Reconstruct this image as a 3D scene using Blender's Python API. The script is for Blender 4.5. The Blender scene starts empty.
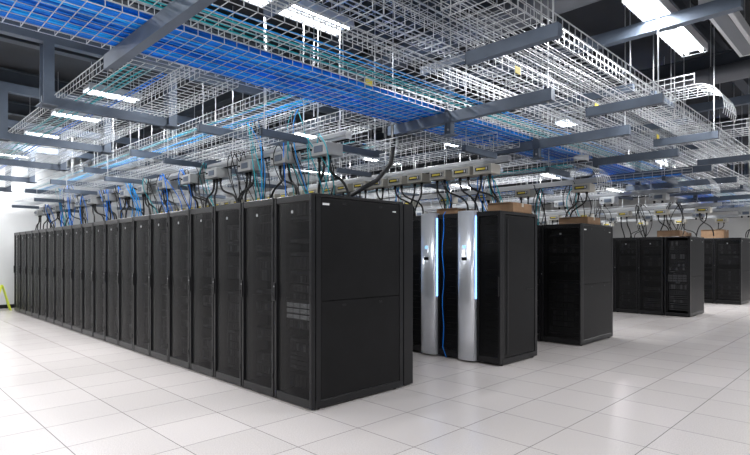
import bpy, bmesh, math, random
from mathutils import Vector
random.seed(7)
S = bpy.context.scene
COL = S.collection

# ---------------------------------------------------------------- materials
def mat(name, col, rough=0.5, metal=0.0, emit=None, estr=0.0, noise=None, spec=None):
    m = bpy.data.materials.new(name); m.use_nodes = True
    nt = m.node_tree; b = nt.nodes['Principled BSDF']
    b.inputs['Base Color'].default_value = (*col, 1)
    b.inputs['Roughness'].default_value = rough
    b.inputs['Metallic'].default_value = metal
    if spec is not None: b.inputs['Specular IOR Level'].default_value = spec
    if emit:
        b.inputs['Emission Color'].default_value = (*emit, 1)
        b.inputs['Emission Strength'].default_value = estr
    if noise:
        sc, amt = noise
        tc = nt.nodes.new('ShaderNodeTexCoord'); n = nt.nodes.new('ShaderNodeTexNoise')
        n.inputs['Scale'].default_value = sc; n.inputs['Detail'].default_value = 4
        nt.links.new(tc.outputs['Object'], n.inputs['Vector'])
        r = nt.nodes.new('ShaderNodeValToRGB')
        r.color_ramp.elements[0].position = 0.3; r.color_ramp.elements[1].position = 0.7
        r.color_ramp.elements[0].color = tuple(max(0, c*(1-amt)) for c in col)+(1,)
        r.color_ramp.elements[1].color = tuple(min(1, c*(1+amt)) for c in col)+(1,)
        nt.links.new(n.outputs['Fac'], r.inputs['Fac'])
        nt.links.new(r.outputs['Color'], b.inputs['Base Color'])
    return m

M = {}
M['black'] = mat('powdercoat_black', (0.006,0.006,0.0065), 0.42, noise=(6,0.2), spec=.2)
M['black2'] = mat('powdercoat_black_frame', (0.009,0.009,0.010), 0.32, spec=.35)
M['dark'] = mat('dark_interior', (0.002,0.002,0.002), 0.8, spec=.1)
M['unit'] = mat('server_front', (0.010,0.010,0.011), 0.5, noise=(60,0.6), spec=.25)
M['unit2'] = mat('server_front_grey', (0.04,0.04,0.044), 0.4, 0.2, noise=(70,0.6))
M['unit3'] = mat('disk_bay_grey', (0.34,0.35,0.36), 0.4, 0.3, noise=(70,0.3))
M['silver'] = mat('brushed_silver', (0.88,0.91,0.96), 0.28, 0.62, noise=(3,0.04))
M['wire'] = mat('zinc_wire', (0.60,0.62,0.64), 0.33, 0.6)
M['strut'] = mat('slate_strut', (0.095,0.12,0.16), 0.5, 0.2, noise=(4,0.15))
M['alu'] = mat('busway_aluminium', (0.38,0.39,0.40), 0.4, 0.5)
M['tap'] = mat('tap_box_grey', (0.36,0.37,0.37), 0.5, noise=(8,0.1))
M['yellow'] = mat('label_yellow', (0.75,0.6,0.08), 0.5)
M['white'] = mat('label_white', (0.8,0.8,0.8), 0.5)
M['blue'] = mat('cable_blue', (0.004,0.19,0.74), 0.5, noise=(5,0.25), spec=.25)
M['blue2'] = mat('cable_light_blue', (0.012,0.34,0.95), 0.5, noise=(5,0.25), spec=.25)
M['blue3'] = mat('cable_deep_blue', (0.003,0.11,0.50), 0.5, noise=(5,0.3), spec=.25)
M['teal'] = mat('cable_teal', (0.01,0.34,0.40), 0.5)
M['blk'] = mat('cable_black', (0.008,0.008,0.008), 0.45)
M['cardboard'] = mat('cardboard', (0.28,0.17,0.095), 0.8, noise=(10,0.15))
M['lamp'] = mat('lamp_housing', (0.6,0.61,0.63), 0.4)
M['tube'] = mat('lamp_tube', (1,1,1), 0.3, emit=(0.93,0.97,1.0), estr=16)
M['ceil'] = mat('ceiling_dark', (0.024,0.026,0.030), 0.8, noise=(1.2,0.3))
M['beam'] = mat('ceiling_steel', (0.05,0.06,0.075), 0.6, noise=(2,0.2))
M['duct'] = mat('duct_grey', (0.15,0.16,0.18), 0.45, 0.4, noise=(1.5,0.15))
M['wall'] = mat('wall_paint', (0.66,0.67,0.67), 0.7, noise=(1.5,0.04))
M['led'] = mat('blue_led_strip', (0.2,0.4,0.9), 0.3, emit=(0.2,0.45,1.0), estr=3.6)
M['screen'] = mat('display_screen', (0.1,0.3,0.6), 0.3, emit=(0.35,0.65,1.0), estr=1.2)
M['cream'] = mat('cream_paint', (0.50,0.48,0.42), 0.6)
M['dome'] = mat('smoked_dome', (0.02,0.02,0.025), 0.08)

def perforated():
    m = bpy.data.materials.new('perforated_steel'); m.use_nodes = True
    nt = m.node_tree; b = nt.nodes['Principled BSDF']; out = nt.nodes['Material Output']
    b.inputs['Base Color'].default_value = (0.007,0.007,0.0075,1); b.inputs['Roughness'].default_value = 0.38
    b.inputs['Specular IOR Level'].default_value = .3
    tc = nt.nodes.new('ShaderNodeTexCoord')
    mu = nt.nodes.new('ShaderNodeVectorMath'); mu.operation='MULTIPLY'; mu.inputs[1].default_value=(90,0,90)
    fr = nt.nodes.new('ShaderNodeVectorMath'); fr.operation='FRACTION'
    su = nt.nodes.new('ShaderNodeVectorMath'); su.operation='SUBTRACT'; su.inputs[1].default_value=(.5,0,.5)
    le = nt.nodes.new('ShaderNodeVectorMath'); le.operation='LENGTH'
    lt = nt.nodes.new('ShaderNodeMath'); lt.operation='LESS_THAN'; lt.inputs[1].default_value=0.38
    tr = nt.nodes.new('ShaderNodeBsdfTransparent'); mx = nt.nodes.new('ShaderNodeMixShader')
    L = nt.links.new
    L(tc.outputs['Object'], mu.inputs[0]); L(mu.outputs[0], fr.inputs[0]); L(fr.outputs[0], su.inputs[0])
    L(su.outputs[0], le.inputs[0]); L(le.outputs['Value'], lt.inputs[0]); L(lt.outputs[0], mx.inputs[0])
    L(b.outputs[0], mx.inputs[1]); L(tr.outputs[0], mx.inputs[2]); L(mx.outputs[0], out.inputs['Surface'])
    return m
M['perf'] = perforated()

def floor_mat():
    m = bpy.data.materials.new('raised_floor_tile'); m.use_nodes = True
    nt = m.node_tree; b = nt.nodes['Principled BSDF']; L = nt.links.new
    tc = nt.nodes.new('ShaderNodeTexCoord')
    mp = nt.nodes.new('ShaderNodeMapping'); mp.inputs['Location'].default_value=(0.125,0.075,0)
    br = nt.nodes.new('ShaderNodeTexBrick'); br.offset=0; br.squash=1
    br.inputs['Scale'].default_value=1; br.inputs['Brick Width'].default_value=0.61
    br.inputs['Row Height'].default_value=0.61; br.inputs['Mortar Size'].default_value=0.0034
    br.inputs['Mortar Smooth'].default_value=0.1; br.inputs['Bias'].default_value=0
    br.inputs['Color1'].default_value=(0.735,0.685,0.665,1); br.inputs['Color2'].default_value=(0.675,0.63,0.61,1)
    br.inputs['Mortar'].default_value=(0.22,0.20,0.195,1)
    no = nt.nodes.new('ShaderNodeTexNoise'); no.inputs['Scale'].default_value=110; no.inputs['Detail'].default_value=3
    rp = nt.nodes.new('ShaderNodeValToRGB')
    rp.color_ramp.elements[0].position=.35; rp.color_ramp.elements[0].color=(.82,.82,.82,1)
    rp.color_ramp.elements[1].position=.6; rp.color_ramp.elements[1].color=(1,1,1,1)
    mx = nt.nodes.new('ShaderNodeMixRGB'); mx.blend_type='MULTIPLY'; mx.inputs[0].default_value=1
    L(tc.outputs['Object'], mp.inputs['Vector']); L(mp.outputs[0], br.inputs['Vector'])
    L(tc.outputs['Object'], no.inputs['Vector']); L(no.outputs['Fac'], rp.inputs['Fac'])
    L(br.outputs['Color'], mx.inputs[1]); L(rp.outputs['Color'], mx.inputs[2]); L(mx.outputs[0], b.inputs['Base Color'])
    b.inputs['Roughness'].default_value=0.24
    return m
M['floor'] = floor_mat()

# ---------------------------------------------------------------- mesh builder
class MB:
    def __init__(s): s.v=[]; s.f=[]; s.m=[]; s.sm=[]; s.mats=[]
    def mi(s,k):
        if k not in s.mats: s.mats.append(k)
        return s.mats.index(k)
    def box(s,x0,y0,z0,x1,y1,z1,k):
        n=len(s.v); i=s.mi(k)
        s.v += [(x0,y0,z0),(x1,y0,z0),(x1,y1,z0),(x0,y1,z0),(x0,y0,z1),(x1,y0,z1),(x1,y1,z1),(x0,y1,z1)]
        for q in ((0,3,2,1),(4,5,6,7),(0,1,5,4),(1,2,6,5),(2,3,7,6),(3,0,4,7)):
            s.f.append(tuple(n+a for a in q)); s.m.append(i); s.sm.append(False)
    def bbox(s,x0,y0,z0,x1,y1,z1,k,c=0.006,seg=2):
        bm=bmesh.new(); bmesh.ops.create_cube(bm,size=1)
        for v in bm.verts:
            v.co=Vector(((x0+x1)/2+v.co.x*(x1-x0),(y0+y1)/2+v.co.y*(y1-y0),(z0+z1)/2+v.co.z*(z1-z0)))
        bmesh.ops.bevel(bm,geom=bm.edges[:],offset=c,segments=seg,affect='EDGES',profile=0.5)
        bm.verts.index_update(); n=len(s.v); i=s.mi(k)
        s.v += [tuple(v.co) for v in bm.verts]
        for f in bm.faces:
            s.f.append(tuple(n+v.index for v in f.verts)); s.m.append(i); s.sm.append(False)
        bm.free()
    def tube(s,pts,r,k,sides=6,smooth=True,cap=True):
        i=s.mi(k); n0=len(s.v); P=[Vector(p) for p in pts]; N=len(P)
        rr = r if isinstance(r,(list,tuple)) else [r]*N
        prev=None
        for a in range(N):
            t=(P[min(a+1,N-1)]-P[max(a-1,0)]).normalized()
            if prev is None:
                up=Vector((0,0,1)) if abs(t.z)<0.9 else Vector((1,0,0))
                u=t.cross(up).normalized()
            else:
                u=(prev-t*prev.dot(t))
                u=u.normalized() if u.length>1e-6 else t.cross(Vector((0,0,1))).normalized()
            prev=u; w=t.cross(u)
            for j in range(sides):
                an=2*math.pi*(j+.5)/sides
                s.v.append(tuple(P[a]+u*(rr[a]*math.cos(an))+w*(rr[a]*math.sin(an))))
        for a in range(N-1):
            for j in range(sides):
                j2=(j+1)%sides
                s.f.append((n0+a*sides+j,n0+a*sides+j2,n0+(a+1)*sides+j2,n0+(a+1)*sides+j)); s.m.append(i); s.sm.append(smooth)
        if cap:
            s.f.append(tuple(n0+j for j in reversed(range(sides)))); s.m.append(i); s.sm.append(False)
            s.f.append(tuple(n0+(N-1)*sides+j for j in range(sides))); s.m.append(i); s.sm.append(False)
    def rod(s,p,q,r,k): s.tube([p,q],r,k,4,False,False)
    def cyl(s,c,r,h,k,axis='z',sides=16):
        d={'x':Vector((h,0,0)),'y':Vector((0,h,0)),'z':Vector((0,0,h))}[axis]
        s.tube([Vector(c),Vector(c)+d],r,k,sides,True,True)
    def mesh(s,name):
        me=bpy.data.meshes.new(name); me.from_pydata(s.v,[],s.f)
        for k in s.mats: me.materials.append(M[k])
        me.polygons.foreach_set('material_index',s.m); me.polygons.foreach_set('use_smooth',s.sm)
        me.update(); return me
    def obj(s,name,loc=(0,0,0)):
        return place(name,s.mesh(name),loc)
def place(name,me,loc,rz=0):
    o=bpy.data.objects.new(name,me); o.location=loc; o.rotation_euler=(0,0,rz); COL.objects.link(o); return o

# ---------------------------------------------------------------- room
b=MB(); b.box(-17,-7,-0.05,7,30,0,'floor'); b.obj('floor')
b=MB(); b.box(-17,-7,4.75,7,30,4.85,'ceil'); b.obj('ceiling')
b=MB(); b.box(-17.15,-7,-.05,-17,30,4.85,'wall'); b.obj('wall_left')
b=MB(); b.box(-17.15,30,-.05,7,30.15,4.85,'wall'); b.obj('wall_back')
b=MB(); b.box(-17,-7,0,-16.985,30,.1,'black2'); b.obj('baseboard_left')
b=MB()
def ibeam_y(b,x,y0,y1,z,h=.26,w=.16):
    b.box(x-w/2,y0,z,x+w/2,y1,z+.02,'beam'); b.box(x-w/2,y0,z+h-.02,x+w/2,y1,z+h,'beam'); b.box(x-.01,y0,z+.02,x+.01,y1,z+h-.02,'beam')
def ibeam_x(b,y,x0,x1,z,h=.26,w=.16):
    b.box(x0,y-w/2,z,x1,y+w/2,z+.02,'beam'); b.box(x0,y-w/2,z+h-.02,x1,y+w/2,z+h,'beam'); b.box(x0,y-.01,z+.02,x1,y+.01,z+h-.02,'beam')
for i in range(10): ibeam_y(b,-15.8+i*2.3,-6,29.5,4.45)
for j in range(8): ibeam_x(b,-4+j*4.4,-16.9,6,4.18)
b.obj('ceiling_beams')
for (x0,x1,y,z,r) in ((-16.8,5,5.1,4.05,.16),(-16.8,5,8.6,3.95,.12),(-16.8,5,12.6,4.0,.2),(-16.8,5,1.0,4.1,.11)):
    b=MB(); b.cyl((x0,y,z),r,x1-x0,'duct','x',20)
    x=x0+.5
    while x<x1:
        b.cyl((x,y,z),r+.012,.03,'duct','x',20); b.rod((x,y,z+r),(x,y,4.75),.008,'wire'); x+=1.6
    b.obj('ceiling_duct')

# ---------------------------------------------------------------- racks
def rackA(w,h,d,rear=True,variant=0,opened=False):
    b=MB(); rnd=random.Random(variant*13+5); zb=.018
    for x in (.05,w-.05):
        for y in (.1,d-.1):
            b.cyl((x,y,0),.025,.02,'black2')
    g=.007
    b.bbox(g,.05,zb,w-g,d,.085,'black2',.004,1)
    for x in (g,w-g-.045):
        for y in (.055,d-.06): b.box(x,y,.085,x+.045,y+.055,h-.03,'black2')
    b.bbox(g,.05,h-.03,w-g,d,h,'black2',.006,2)
    b.box(w*.25,d*.55,h,w*.75,d*.85,h+.004,'dark')
    b.box(w*.3,.12,h,w*.7,.2,h+.004,'dark')
    for x0,x1 in ((g+.002,g+.014),(w-g-.014,w-g-.002)):
        b.box(x0,.115,.09,x1,d-.07,h*.5-.003,'black'); b.box(x0,.115,h*.5+.003,x1,d-.07,h-.035,'black')
        xo = w-g-.002 if x0>w/2 else g-.001
        for zz in (.5*h-.06,h-.085):
            for yy in (d*.3,d*.7): b.box(xo,yy,zz,xo+.003,yy+.05,zz+.02,'black2')
    b.box(w-g-.002,.13,h-.105,w-g+.0015,.21,h-.085,'white'); b.box(w-g-.002,d-.17,h-.12,w-g+.0015,d-.12,h-.108,'white')
    b.box(.05,d-.05,.09,w-.05,d-.03,h-.03,'perf'); b.box(.05,d-.02,.09,w-.05,d-.015,h-.03,'dark')
    if rear:
        for x in (g+.01,w-g-.05): b.bbox(x,d+.02,zb,x+.04,d+.17,h-.012,'black2',.006,2)
        b.box(g+.03,d+.01,h-.05,w-g-.03,d+.16,h-.02,'black'); b.box(g+.03,d+.01,.03,w-g-.03,d+.16,.09,'black')
        b.box(g+.04,d+.15,.09,w-g-.04,d+.16,h-.05,'perf')
        b.box(g+.04,d,.3,w-g-.04,d+.03,.34,'black'); b.box(g+.04,d,1.5,w-g-.04,d+.03,1.54,'black')
    b.box(.05,.3,.09,w-.05,d-.12,h-.05,'dark')
    z=.13
    while z<h-.14:
        u=rnd.choice((.044,.044,.089,.089,.133))
        t=rnd.random()
        if t<.8 or opened:
            k='unit'
            b.box(.075,.14,z+.003,w-.075,.32,z+u-.003,k)
            if u>.05:
                for c in range(8):
                    xx=.09+c*(w-.18)/8; b.box(xx,.132,z+.012,xx+(w-.18)/8-.01,.142,z+u-.012,'unit2' if rnd.random()<.2 else 'unit')
            else: b.box(.1,.133,z+.012,.1+.1,.142,z+u-.012,'unit2')
        z+=u
    if variant==0 or opened:
        b.box(.07,.11,.80,w-.07,.3,.99,'unit')
        for r_ in range(3):
            for c in range(4):
                xx=.08+c*(w-.16)/4; b.box(xx,.10,.81+r_*.056,xx+(w-.16)/4-.014,.112,.81+r_*.056+.040,'unit3' if variant==0 else 'unit2')
    if not opened:
        st=.036
        b.bbox(g,0,zb,g+st,.045,h-.005,'black2',.008,2); b.bbox(w-g-st,0,zb,w-g,.045,h-.005,'black2',.008,2)
        b.bbox(g+st,.004,zb,w-g-st,.04,.10,'black2',.005,1); b.bbox(g+st,.004,h-.07,w-g-st,.04,h-.005,'black2',.005,1)
        n=6; i=b.mi('perf')
        for a in range(n+1):
            t=a/n; x=g+st+t*(w-2*g-2*st); y=.022-.018*math.sin(math.pi*t)
            b.v += [(x,y,.10),(x,y,h-.07)]
            if a:
                q=len(b.v); b.f.append((q-4,q-2,q-1,q-3)); b.m.append(i); b.sm.append(True)
        b.bbox(g+.006,-.014,.98,g+.03,.002,1.16,'black2',.004,2)
        b.cyl((g+.018,-.017,1.12),.008,.004,'alu','y',10)
        b.cyl((w/2,.0,h-.16),.016,.006,'alu','y',14)
        for zz in (.2,h/2,h-.2): b.cyl((w-g-.006,-.003,zz),.006,.06,'black2','z',8)
    else:
        for x in (.05,w-.07): b.box(x,.1,.09,x+.02,.14,h-.05,'black2')
    return b.mesh('server_rack_mesh')

def rackB(w,h,d,var=0):
    b=MB(); g=.004; sw=.27
    for x in (.05,w-.05):
        for y in (.12,d-.08): b.cyl((x,y,0),.03,.03,'black2')
    b.bbox(g,.08,.02,w-g,d,.09,'black2',.005,1); b.bbox(g,.06,h-.04,w-g,d,h,'black2',.008,2)
    for x in (g,w-g-.05):
        for y in (.08,d-.06): b.box(x,y,.09,x+.05,y+.06,h-.04,'black2')
    for x0,x1 in ((g+.003,g+.015),(w-g-.015,w-g-.003)): b.box(x0,.15,.1,x1,d-.08,h-.05,'black')
    b.bbox(w-g-.003,.2,.14,w-g+.004,.23,h-.1,'black2',.002,1)
    b.box(w-g-.003,d-.3,h*.5-.04,w-g+.003,d-.12,h*.5-.032,'black2')
    b.box(.05,d-.04,.09,w-.05,d-.02,h-.04,'perf'); b.box(.05,.3,.09,w-.05,d-.1,h-.05,'dark')
    z=.14
    rnd=random.Random(var)
    while z<h-.15:
        b.box(sw+.05,.17,z,w-.07,.3,z+.075,'unit')
        if rnd.random()<.4: b.box(sw+.07,.163,z+.02,sw+.15,.171,z+.05,'unit2')
        z+=.085
    n=16; i=b.mi('silver'); q0=len(b.v)
    for a in range(n+1):
        t=a/n; x=.01+t*sw; y=.02-.065*(math.sin(math.pi*(.02+.96*t)))**.45
        b.v += [(x,y,.03),(x,y,h+.02)]
        if a:
            q=len(b.v); b.f.append((q-4,q-2,q-1,q-3)); b.m.append(i); b.sm.append(True)
    tops=[q0+2*a+1 for a in range(n+1)]; bots=[q0+2*a for a in range(n+1)]
    b.v += [(.01+sw,.08,h+.02),(.01,.08,h+.02),(.01+sw,.08,.03),(.01,.08,.03)]; e=len(b.v)
    b.f.append(tuple(tops+[e-4,e-3])); b.m.append(i); b.sm.append(False)
    b.f.append(tuple(reversed(bots+[e-2,e-1]))); b.m.append(i); b.sm.append(False)
    b.f.append((q0,q0+1,e-3,e-1)); b.m.append(i); b.sm.append(False)
    b.f.append((bots[-1],e-2,e-4,tops[-1])); b.m.append(i); b.sm.append(False)
    b.box(.12,-.048,1.52,.17,-.043,1.56,'screen')
    b.bbox(.105,-.05,1.36,.185,-.04,1.40,'black2',.002,1)
    b.box(.011+sw,.016,.85,.018+sw,.036,h-.05,'led')
    x0=.01+sw+.01
    b.bbox(x0,.03,.03,x0+.03,.08,h,'black2',.006,2); b.bbox(w-g-.035,.03,.03,w-g,.08,h,'black2',.006,2)
    b.box(x0+.03,.035,.03,w-g-.035,.075,.11,'black2'); b.box(x0+.03,.035,h-.06,w-g-.035,.075,h,'black2')
    b.box(x0+.03,.05,.11,w-g-.035,.055,h-.06,'perf')
    b.bbox(w-g-.03,.005,.9,w-g-.01,.03,1.15,'black2',.004,2)
    return b.mesh('silver_rack_mesh')

H=2.0
A=[rackA(.61,H,1.25,True,v) for v in range(4)]
X1=-3.785
for i in range(20):
    v=0 if i==0 else random.choice((1,2,3))
    place('server_rack',A[v],(X1-.61*(i+1),2.975,0))
B=[rackB(.65,2.0,1.0,v) for v in range(2)]
for i in range(12): place('silver_fronted_server_rack',B[i%2],(-3.61-.65*(i+1),5.84,0))
C=[rackA(.68,1.93,1.3,False,v) for v in range(1,3)]
for i in range(14): place('server_rack',C[i%2],(-3.53-.68*(i+1),8.08,0))
D=[rackA(.56,1.86,1.25,False,v) for v in range(1,3)]
Dop=rackA(.56,1.86,1.25,False,5,True)
place('server_rack',Dop,(-3.40-.56,13.55,0))
for i in range(1,16): place('server_rack',D[i%2],(-3.40-.56*(i+1),13.55,0))
for i in range(14): place('server_rack',C[i%2],(-3.22-.68*(i+1),18.0,0))

# ---------------------------------------------------------------- trays
def tray(x0,y0,x1,y1,z,axis,h=.11,step=.1,r=.0031,lstep=.1):
    b=MB()
    ln=(x1-x0) if axis=='x' else (y1-y0); wd=(y1-y0) if axis=='x' else (x1-x0)
    def P(l,w_,zz): return (x0+l,y0+w_,z+zz) if axis=='x' else (x0+w_,y0+l,z+zz)
    nl=max(2,round(wd/lstep))
    for a in range(nl+1): b.rod(P(0,wd*a/nl,0),P(ln,wd*a/nl,0),r,'wire')
    for w_ in (0,wd):
        b.rod(P(0,w_,h),P(ln,w_,h),r*1.6,'wire'); b.rod(P(0,w_,h*.5),P(ln,w_,h*.5),r,'wire')
    n=int(ln/step)
    for a in range(n+1):
        l=ln*a/n
        b.rod(P(l,0,r),P(l,wd,r),r,'wire'); b.rod(P(l,0,0),P(l,0,h),r,'wire'); b.rod(P(l,wd,0),P(l,wd,h),r,'wire')
    return b.obj('wire_cable_tray')

def bundle(name,p0,p1,width,z,n,keys,r=.006,seg=.5,lift=.03,wob=.02,groups=0):
    b=MB(); a=Vector((*p0,0)); c=Vector((*p1,0)); L=(c-a).length; t=(c-a)/L; s=Vector((-t.y,t.x,0))
    N=max(2,int(L/seg))
    gph=[(random.random()*6,random.uniform(.4,.9)) for _ in range(max(1,groups))]
    for i in range(n):
        if groups:
            g=random.randrange(groups); gw=width/groups
            base=-width/2+gw*(g+.5); off=base+random.gauss(0,gw*.24); gp,gf=gph[g]
        else: off=(random.random()-.5)*width; gp,gf=0,0
        zz=z+r+random.random()*lift; ph=random.random()*6; fr=random.uniform(.6,1.6)
        pts=[]
        for k in range(N+1):
            l=L*k/N; o=off+math.sin(l*fr+ph)*wob*(.5 if groups else 1)+random.uniform(-.003,.003)+(math.sin(l*gf+gp)*.03 if groups else 0)
            o=max(-width/2,min(width/2,o))
            p=a+t*l+s*o; pts.append((p.x,p.y,zz+random.uniform(0,.006)))
        b.tube(pts,r*random.uniform(.85,1.15),random.choice(keys),5)
    return b.obj(name)

def strut(x0,y0,x1,y1,z,w=.045,h=.085,name='strut_channel',key='strut'):
    b=MB()
    if abs(x1-x0)>abs(y1-y0):
        b.box(x0,y0-w/2,z,x1,y0-w/2+.006,z+h,key); b.box(x0,y0-w/2+.006,z+h-.006,x1,y0+w/2,z+h,key); b.box(x0,y0-w/2+.006,z,x1,y0+w/2,z+.006,key)
        b.box(x0,y0-w/2,z,x0+.006,y0+w/2,z+h,key); b.box(x1,y0-w/2,z,x1+.006,y0+w/2,z+h,key)
    else:
        b.box(x0-w/2,y0,z,x0-w/2+.006,y1,z+h,key); b.box(x0+w/2-.006,y0,z,x0+w/2,y1,z+h,key)
        b.box(x0-w/2+.006,y0,z+h-.006,x0+w/2-.006,y1,z+h,key); b.box(x0-w/2+.006,y0,z,x0+w/2-.006,y1,z+.006,key)
        b.box(x0-w/2,y0,z,x0+w/2,y0+.006,z+h,key)
    return b.obj(name)
def post(x,y,z0,z1,w=.09,d=.06):
    b=MB()
    b.box(x-w/2,y-d/2,z0,x-w/2+.01,y+d/2,z1,'strut'); b.box(x+w/2-.01,y-d/2,z0,x+w/2,y+d/2,z1,'strut'); b.box(x-w/2+.01,y-.008,z0,x+w/2-.01,y+.008,z1,'strut')
    b.box(x-w/2-.03,y-d/2-.03,z0-.01,x+w/2+.03,y+d/2+.03,z0,'strut')
    b.cyl((x,y-.03,z0+.05),.012,.01,'alu','y',8)
    return b.obj('hanger_post')

ZT=2.95
tray(-4.15,-1.2,-3.45,21,ZT,'y',.10)
tray(-3.35,-1.2,-2.85,21,ZT,'y',.12)
tray(-2.78,-1.0,-2.32,21,ZT,'y',.12)
tray(-2.70,.6,-2.12,12,ZT+.34,'y',.14)
tray(-2.02,2.6,-1.66,10.5,ZT,'y',.12)
tray(-5.0,-1.0,-4.45,12,ZT+.35,'y',.10)
tray(-3.30,1.0,-2.78,14,ZT+.5,'y',.10)
tray(-16.75,-3,-16.25,14,2.85,'y',.10)
bundle('blue_cable_bundle',(-3.8,-1.2),(-3.8,21),.66,ZT,160,['blue','blue','blue2','blue3'],.0078,.4,.06,.02,5)
bundle('blue_cable_bundle',(-3.1,-1.2),(-3.1,21),.3,ZT,5,['blue2','teal'],.006,.6,.01)
bundle('blue_cable_bundle',(-4.7,-1.0),(-4.7,12),.3,ZT+.35,8,['blue','teal'],.006,.6,.01)
for y in (1.4,4.52,6.43,8.33,10.2,12.1,14,15.9,17.8,19.7):
    strut(-4.28,y,-2.24,y,ZT-.115,.07,.11)
    for x in (-4.22,-2.285):
        b=MB(); b.rod((x,y,ZT-.09),(x,y,4.75),.007,'wire'); b.cyl((x,y,ZT-.13),.014,.012,'alu'); b.obj('threaded_rod')
    if y>1.5: post(-3.4,y,ZT-.24,4.45,.08,.07)
for y in (3.28,5.4,7.5,9.6):
    strut(-2.30,y,-1.58,y,ZT-.095,.06,.09)
    for x in (-1.62,):
        b=MB(); b.rod((x,y,ZT-.09),(x,y,4.75),.007,'wire'); b.obj('threaded_rod')
for y in (2.2,4.0,6.0,8.0,10.0):
    strut(-3.35,y,-2.05,y,ZT+.25,.05,.08)
    b=MB(); b.rod((-2.08,y,ZT+.25),(-2.08,y,4.75),.007,'wire'); b.obj('threaded_rod')
for x in (-6.25,-8.5,-10.8,-13.1,-15.4):
    strut(x,.2,x,9,3.62,.1,.12,'support_beam')
    for y in (1.45,2.75): post(x,y,2.98,3.62,.15,.1)
    strut(x,1.4,x,2.8,2.97,.06,.1)
    strut(x,3.1,x,5.4,2.98,.06,.1)
strut(-6.3,2.15,-1.0,2.15,3.60,.12,.14,'support_beam')
strut(-16.5,5.6,-1.0,5.6,3.62,.1,.12,'support_beam')
strut(-10,9.2,-1.5,9.2,3.62,.1,.12,'support_beam')
for (y0,y1,z,xa,xb,h) in ((1.6,2.2,3.08,-16.8,-4.6,.11),(2.3,2.7,3.08,-16.8,-4.6,.1),(3.2,3.75,3.1,-16.8,-4.4,.11),(4.3,4.9,3.1,-16.8,-4.4,.11),
     (3.05,3.45,2.72,-16.8,-4.2,.09),(3.9,4.35,2.66,-16.8,-4.0,.09),
     (5.3,5.8,2.75,-16.5,-3.3,.1),(6.55,7.1,3.3,-15,-1.6,.12),(7.2,7.7,2.7,-15,-3.2,.1),(8.8,9.4,3.2,-14,1.5,.12),(9.7,10.2,2.75,-14,-2.4,.1),
     (11.0,11.6,3.2,-14,2,.12),(12.4,13.0,2.8,-14,-1.8,.1),(14.2,14.8,3.1,-14,1.6,.12),(16.5,17.1,2.8,-14,-1.8,.1),(19.0,19.6,2.9,-14,1,.12)):
    far = y0>8
    tray(xa,y0,xb,y1,z,'x',h,.1 if not far else .15,.0031 if not far else .0042,.1 if not far else .14)
    for x in [xb-.4-2.3*i for i in range(int((xb-xa)/2.3)+1)]:
        if y0>5 or z<2.9: strut(x,y0-.1,x,y1+.1,z-.075,.05,.07)
        if y0>3:
            b=MB()
            for yy in (y0-.05,y1+.05): b.rod((x,yy,z-.07),(x,yy,4.75),.006,'wire')
            b.obj('threaded_rod')
bundle('teal_cable_bundle',(-16.5,3.45),(-4.5,3.45),.35,3.1,10,['teal','blue2'],.006,.5,.02)
bundle('teal_cable_bundle',(-16.5,1.9),(-4.8,1.9),.35,3.08,7,['teal','blue'],.006,.5,.02)
bundle('teal_cable_bundle',(-16.5,4.12),(-4.3,4.12),.3,2.66,14,['teal','blue','blk'],.007,.5,.02)
bundle('blue_cable_bundle',(-14,7.45),(-3.4,7.45),.3,2.7,14,['blue','blk','teal'],.008,.5,.03)
bundle('blue_cable_bundle',(-14,9.95),(-2.6,9.95),.3,2.75,14,['blue','blk','blue2'],.008,.5,.03)

def busway(y,xa,xb,z,pitch,rowy,rtop,seed,cab=True,label=True,nc=(-.08,.06)):
    rnd=random.Random(seed); b=MB()
    b.box(xa,y-.04,z,xb,y+.04,z+.08,'alu'); b.box(xa,y-.05,z+.035,xb,y+.05,z+.045,'alu'); b.box(xa,y-.015,z-.006,xb,y+.015,z,'dark')
    x=xb-.5
    while x>xa+.3:
        b.rod((x,y,z+.08),(x,y,4.75),.006,'wire'); x-=1.8
    b.obj('power_busway')
    x=xb-.35
    while x>xa+.3:
        b=MB(); w=.30
        b.bbox(x-w/2,y-.13,z-.14,x+w/2,y+.1,z-.008,'tap' if not label else 'cream',.008,2)
        if label:
            b.bbox(x-w/2+.03,y-.145,z-.11,x+w/2-.03,y-.13,z-.035,'tap',.003,1)
            b.box(x-w/2+.05,y-.148,z-.10,x+w/2-.05,y-.1445,z-.05,'dark')
            b.box(x-w/2+.07,y-.151,z-.085,x+w/2-.09,y-.1475,z-.06,'yellow')
            b.box(x+w/2-.08,y-.151,z-.09,x+w/2-.06,y-.1475,z-.055,'white')
        else:
            b.bbox(x-.05,y-.14,z-.11,x+.09,y-.13,z-.04,'strut',.003,1)
            b.cyl((x-w/2+.05,y-.145,z-.07),.012,.02,'dark','y',10)
        for s_ in nc: b.cyl((x+s_,y-.03,z-.185),.022,.045,'black2','z',10)
        b.obj('busway_tap_box')
        if cab:
            b=MB()
            for s_ in nc:
                dx=rnd.uniform(-.4,.4); dy=rnd.uniform(.0,.35); p0=Vector((x+s_,y-.03,z-.18)); p3=Vector((x+s_+dx,rowy+dy,rtop+.012))
                p1=p0+Vector((0,0,-.28)); p2=p3+Vector((rnd.uniform(-.15,.15),0,.38))
                pts=[]
                for k in range(13):
                    t=k/12; pts.append(p0*(1-t)**3+p1*3*t*(1-t)**2+p2*3*t*t*(1-t)+p3*t**3)
                b.tube(pts,.014,'blk',7)
            b.obj('power_drop_cable')
        x-=pitch*rnd.uniform(.85,1.15)
busway(3.62,-16.5,-4.0,2.62,.85,3.5,2.0,1,True,False,(-.09,-.01,.08))
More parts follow.
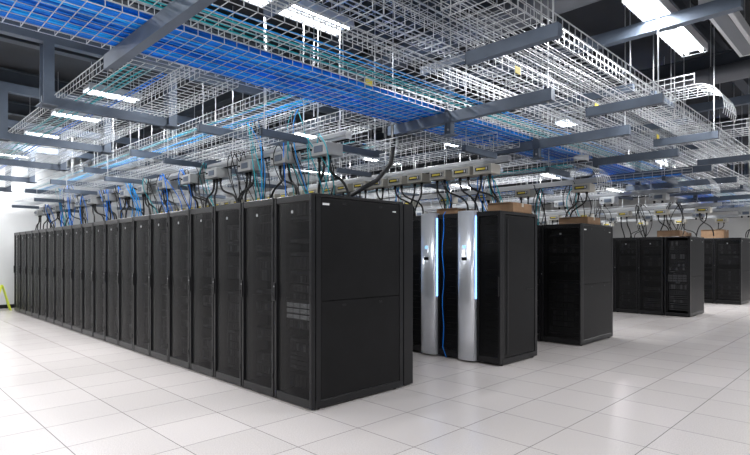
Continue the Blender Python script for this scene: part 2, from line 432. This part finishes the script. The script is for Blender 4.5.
busway(6.25,-15,-3.7,2.68,.42,6.2,2.0,3)
busway(8.7,-14,-3.4,2.62,.95,8.6,1.93,4)
busway(10.9,-14,-2.9,2.6,.9,10.9,1.9,5,False,False)
busway(14.1,-13,-2.9,2.55,.9,14.0,1.86,6)
busway(15.9,-13,-2.4,2.55,1.1,15.9,1.86,8,False,False)
busway(18.6,-13,-2.6,2.55,1.0,18.5,1.93,7)

def drops(xc,yc,z0,z1,n,keys,spread,r=.006):
    b=MB()
    for i in range(n):
        p0=Vector((xc+random.uniform(-spread,spread),yc+random.uniform(-.06,.06),z0)); p3=Vector((xc+random.uniform(-spread,spread)*.7,yc+random.uniform(0,.25),z1))
        bow=Vector((random.uniform(-.25,.25),random.uniform(-.1,.1),0))
        p1=p0+bow+Vector((0,0,-.2)); p2=p3+bow+Vector((0,0,.3)); pts=[]
        for k in range(12):
            t=k/11; pts.append(p0*(1-t)**3+p1*3*t*(1-t)**2+p2*3*t*t*(1-t)+p3*t**3)
        b.tube(pts,r,random.choice(keys),5)
    b.obj('network_cable_drop')
for (x,z,n,ks) in ((-4.35,2.7,5,['blk','teal']),(-4.7,3.05,3,['teal','blue2']),(-4.95,2.7,6,['teal','blk','blue']),(-5.6,3.05,9,['blue2','teal','blk']),(-5.95,2.75,8,['blk','blue','blk']),(-6.9,2.7,6,['blk','teal']),(-7.5,2.7,6,['blk','blue']),(-8.2,2.7,8,['blue','blk']),(-8.9,2.7,7,['blk','blk','teal']),(-9.6,2.7,8,['blk','blue2']),(-10.3,2.7,7,['blk','blue']),
               (-11,2.7,8,['blk','blue']),(-12.4,2.7,8,['blue','blk']),(-13.2,3.0,8,['blue','blk']),(-14,3.0,10,['blue','blue2','teal']),(-15.2,2.7,8,['blue','blk'])):
    drops(x,3.5,z,2.006,n,ks,.16)
for x in (-4.1,-4.9,-6,-7): drops(x,6.35,2.72,2.006,6,['blk','blue','teal'],.12,.007)
for x in (-3.9,-4.6,-5.5): drops(x,8.7,2.68,1.936,7,['blk','teal','blk'],.14,.008)
for x in (-3.8,-4.6,-5.6): drops(x,14,2.7,1.866,7,['blk','blk'],.15,.009)
b=MB(); pts=[Vector((-4.2,4.5,2.95)),Vector((-4.2,4.5,2.7)),Vector((-4.22,4.48,2.5)),Vector((-4.32,4.35,2.3)),Vector((-4.5,4.1,2.12)),Vector((-4.6,3.95,2.02))]
b.tube(pts,.028,'blk',10); b.obj('power_feed_cable')
b=MB()
for (x,y,z) in ((-3.42,3.3,ZT+.02),(-3.42,4.9,ZT+.02),(-2.32,4.0,ZT+.03),(-2.3,5.6,ZT+.03),(-3.42,6.8,ZT+.02),(-2.3,7.6,ZT+.03)): b.box(x,y,z,x+.006,y+.09,z+.06,'yellow')
b.obj('tray_tags')
def waterfall(x,y0,y1,z):
    b=MB(); n=7
    for a in range(n):
        y=y0+(y1-y0)*a/(n-1); pts=[]
        for k in range(8):
            t=k/7*math.pi*.6; pts.append((x+.28*math.sin(t),y,z-.28*(1-math.cos(t))))
        b.tube(pts,.0045,'wire',5)
    for k in (2,4,6):
        t=k/7*math.pi*.6; b.rod((x+.28*math.sin(t),y0,z-.28*(1-math.cos(t))),(x+.28*math.sin(t),y1,z-.28*(1-math.cos(t))),.004,'wire')
    b.obj('tray_waterfall')
waterfall(-2.4,9.7,10.2,2.75); waterfall(-1.8,12.4,13.0,2.8); waterfall(-1.6,6.55,7.1,3.3); waterfall(-3.2,7.2,7.7,2.7)
b=MB(); cx,cy,cz=-3.45,7.9,2.86
b.rod((cx,cy,cz+.08),(cx,cy,4.75),.012,'wire')
b.cyl((cx,cy,cz),.11,.08,'lamp','z',24)
pts=[];rs=[]
for k in range(9):
    a=k/8*math.pi/2; pts.append((cx,cy,cz-.095*math.sin(a))); rs.append(max(.002,.095*math.cos(a)))
b.tube(pts,rs,'dome',24); b.obj('dome_camera')

# ---------------------------------------------------------------- lamps
def lamp(x,y,z,ln=1.25,power=55,w=.30,guard=False):
    b=MB()
    b.bbox(x-w/2,y-ln/2,z+.03,x+w/2,y+ln/2,z+.09,'lamp',.01,2)
    b.box(x-w/2,y-ln/2,z-.01,x-w/2+.008,y+ln/2,z+.04,'lamp'); b.box(x+w/2-.008,y-ln/2,z-.01,x+w/2,y+ln/2,z+.04,'lamp')
    for s_ in (-.075,.075): b.cyl((x+s_,y-ln/2+.03,z+.012),.018,ln-.06,'tube','y',10)
    for yy in (y-ln*.4,y+ln*.4): b.rod((x,yy,z+.09),(x,yy,4.75),.005,'wire')
    if guard:
        k=y-ln/2+.05
        while k<y+ln/2: b.rod((x-w/2,k,z-.02),(x+w/2,k,z-.02),.003,'wire'); k+=.12
    o=b.obj('ceiling_lamp')
    ld=bpy.data.lights.new('lamp_light','AREA'); ld.shape='RECTANGLE'; ld.size=w*.8; ld.size_y=ln*.95; ld.energy=power*1.4; ld.color=(.98,.985,1)
    lo=bpy.data.objects.new('lamp_light',ld); lo.location=(x,y,z-.035); COL.objects.link(lo); lo.parent=o
ZL=3.98
lamp(-4.5,3.4,ZL)
for x in (-7.1,-8.95,-10.8,-12.9,-16.1): lamp(x,3.0,ZL,.8,60)
lamp(-1.68,5.95,3.75,1.9,75,.26,True)
b=MB(); b.bbox(-1.34,5.6,3.75,-1.14,7.4,3.87,'lamp',.008,2); b.box(-1.30,5.65,3.745,-1.18,7.35,3.752,'duct')
for yy in (5.9,7.1): b.rod((-1.24,yy,3.87),(-1.24,yy,4.75),.006,'wire')
b.obj('ceiling_wireway')
for x in (-4.6,-7.3,-10,-12.7): lamp(x,10.3,ZL,1.25,85)
for x in (-9,-12.5): lamp(x,6.9,ZL,1.25,70)
for x in (-1.5,-4.6,-8,-11.5): lamp(x,16.2,ZL,1.25,125)
for x in (-1.0,-4.6,-8): lamp(x,21.5,ZL,1.25,150)
for y in (2,9,14): lamp(.8,y,ZL,1.25,100)  # added fixtures outside the view, only to light the aisles
for x in (-1.5,-5,-8.5,-12,-15): lamp(x,-1.2,ZL,1.25,120)  # added off-screen row, frontal fill on the first rack doors
lamp(1.2,-3.5,ZL,1.25,100); lamp(-4,-4.5,ZL,1.25,100)  # two more unseen fill lamps, added behind the camera

# ---------------------------------------------------------------- small objects
def carton(x,y,z,w,d,h):
    b=MB(); b.bbox(x,y,z,x+w,y+d,z+h,'cardboard',.004,1)
    b.box(x-.001,y+d/2-.025,z+h-.05,x+w+.001,y+d/2+.025,z+h+.001,'cream')
    b.box(x+.02,y-.03,z+h-.003,x+w-.02,y+.0,z+h+.004,'cardboard'); b.obj('cardboard_box')
carton(-4.05,6.25,2.005,.4,.5,.13); carton(-4.9,6.2,2.005,.4,.4,.1)
carton(-4.1,8.5,1.936,.5,.5,.12); carton(-4.3,18.3,1.936,.6,.6,.25); carton(-5.4,18.3,1.936,.7,.6,.2); carton(-4.2,13.9,1.866,.5,.5,.15)
b=MB(); pts=[(-4.45,5.83,2.03)]
for k in range(14): pts.append((-4.47+.012*math.sin(k*1.3),5.80+.006*math.cos(k),1.98-k*.14))
pts.append((-4.40,5.78,.03)); b.tube(pts,.006,'blue',7); b.obj('blue_patch_cable')
b=MB()
def slab(b,y0,yt,k):
    n=len(b.v); i=b.mi(k)
    b.v += [(-.15,y0,0),(.15,y0,0),(.11,yt,.64),(-.11,yt,.64),(-.15,y0+.015,0),(.15,y0+.015,0),(.11,yt+.015,.64),(-.11,yt+.015,.64)]
    for q in ((0,1,2,3),(7,6,5,4),(0,4,5,1),(1,5,6,2),(2,6,7,3),(3,7,4,0)): b.f.append(tuple(n+a for a in q)); b.m.append(i); b.sm.append(False)
M['signy']=mat('sign_yellow',(0.7,0.8,0.02),.5)
slab(b,-.18,-.01,'signy'); slab(b,.18,.01,'signy'); b.box(-.05,-.01,.6,.05,.03,.66,'signy')
b.obj('floor_sign',(-16.4,2.78,0))

# ---------------------------------------------------------------- world + camera
w=bpy.data.worlds.new('World'); S.world=w; w.use_nodes=True
w.node_tree.nodes['Background'].inputs[0].default_value=(.88,.92,1,1); w.node_tree.nodes['Background'].inputs[1].default_value=.42
S.view_settings.view_transform='Standard'
S.view_settings.look='None'
S.view_settings.exposure=-0.22
cam=bpy.data.cameras.new('camera'); co=bpy.data.objects.new('camera',cam); COL.objects.link(co)
co.location=(0,0,1.43); co.rotation_euler=(math.radians(90),0,math.radians(45))
cam.sensor_width=36; cam.lens=526/750*36; cam.shift_y=27.5/750; cam.clip_end=100
S.camera=co
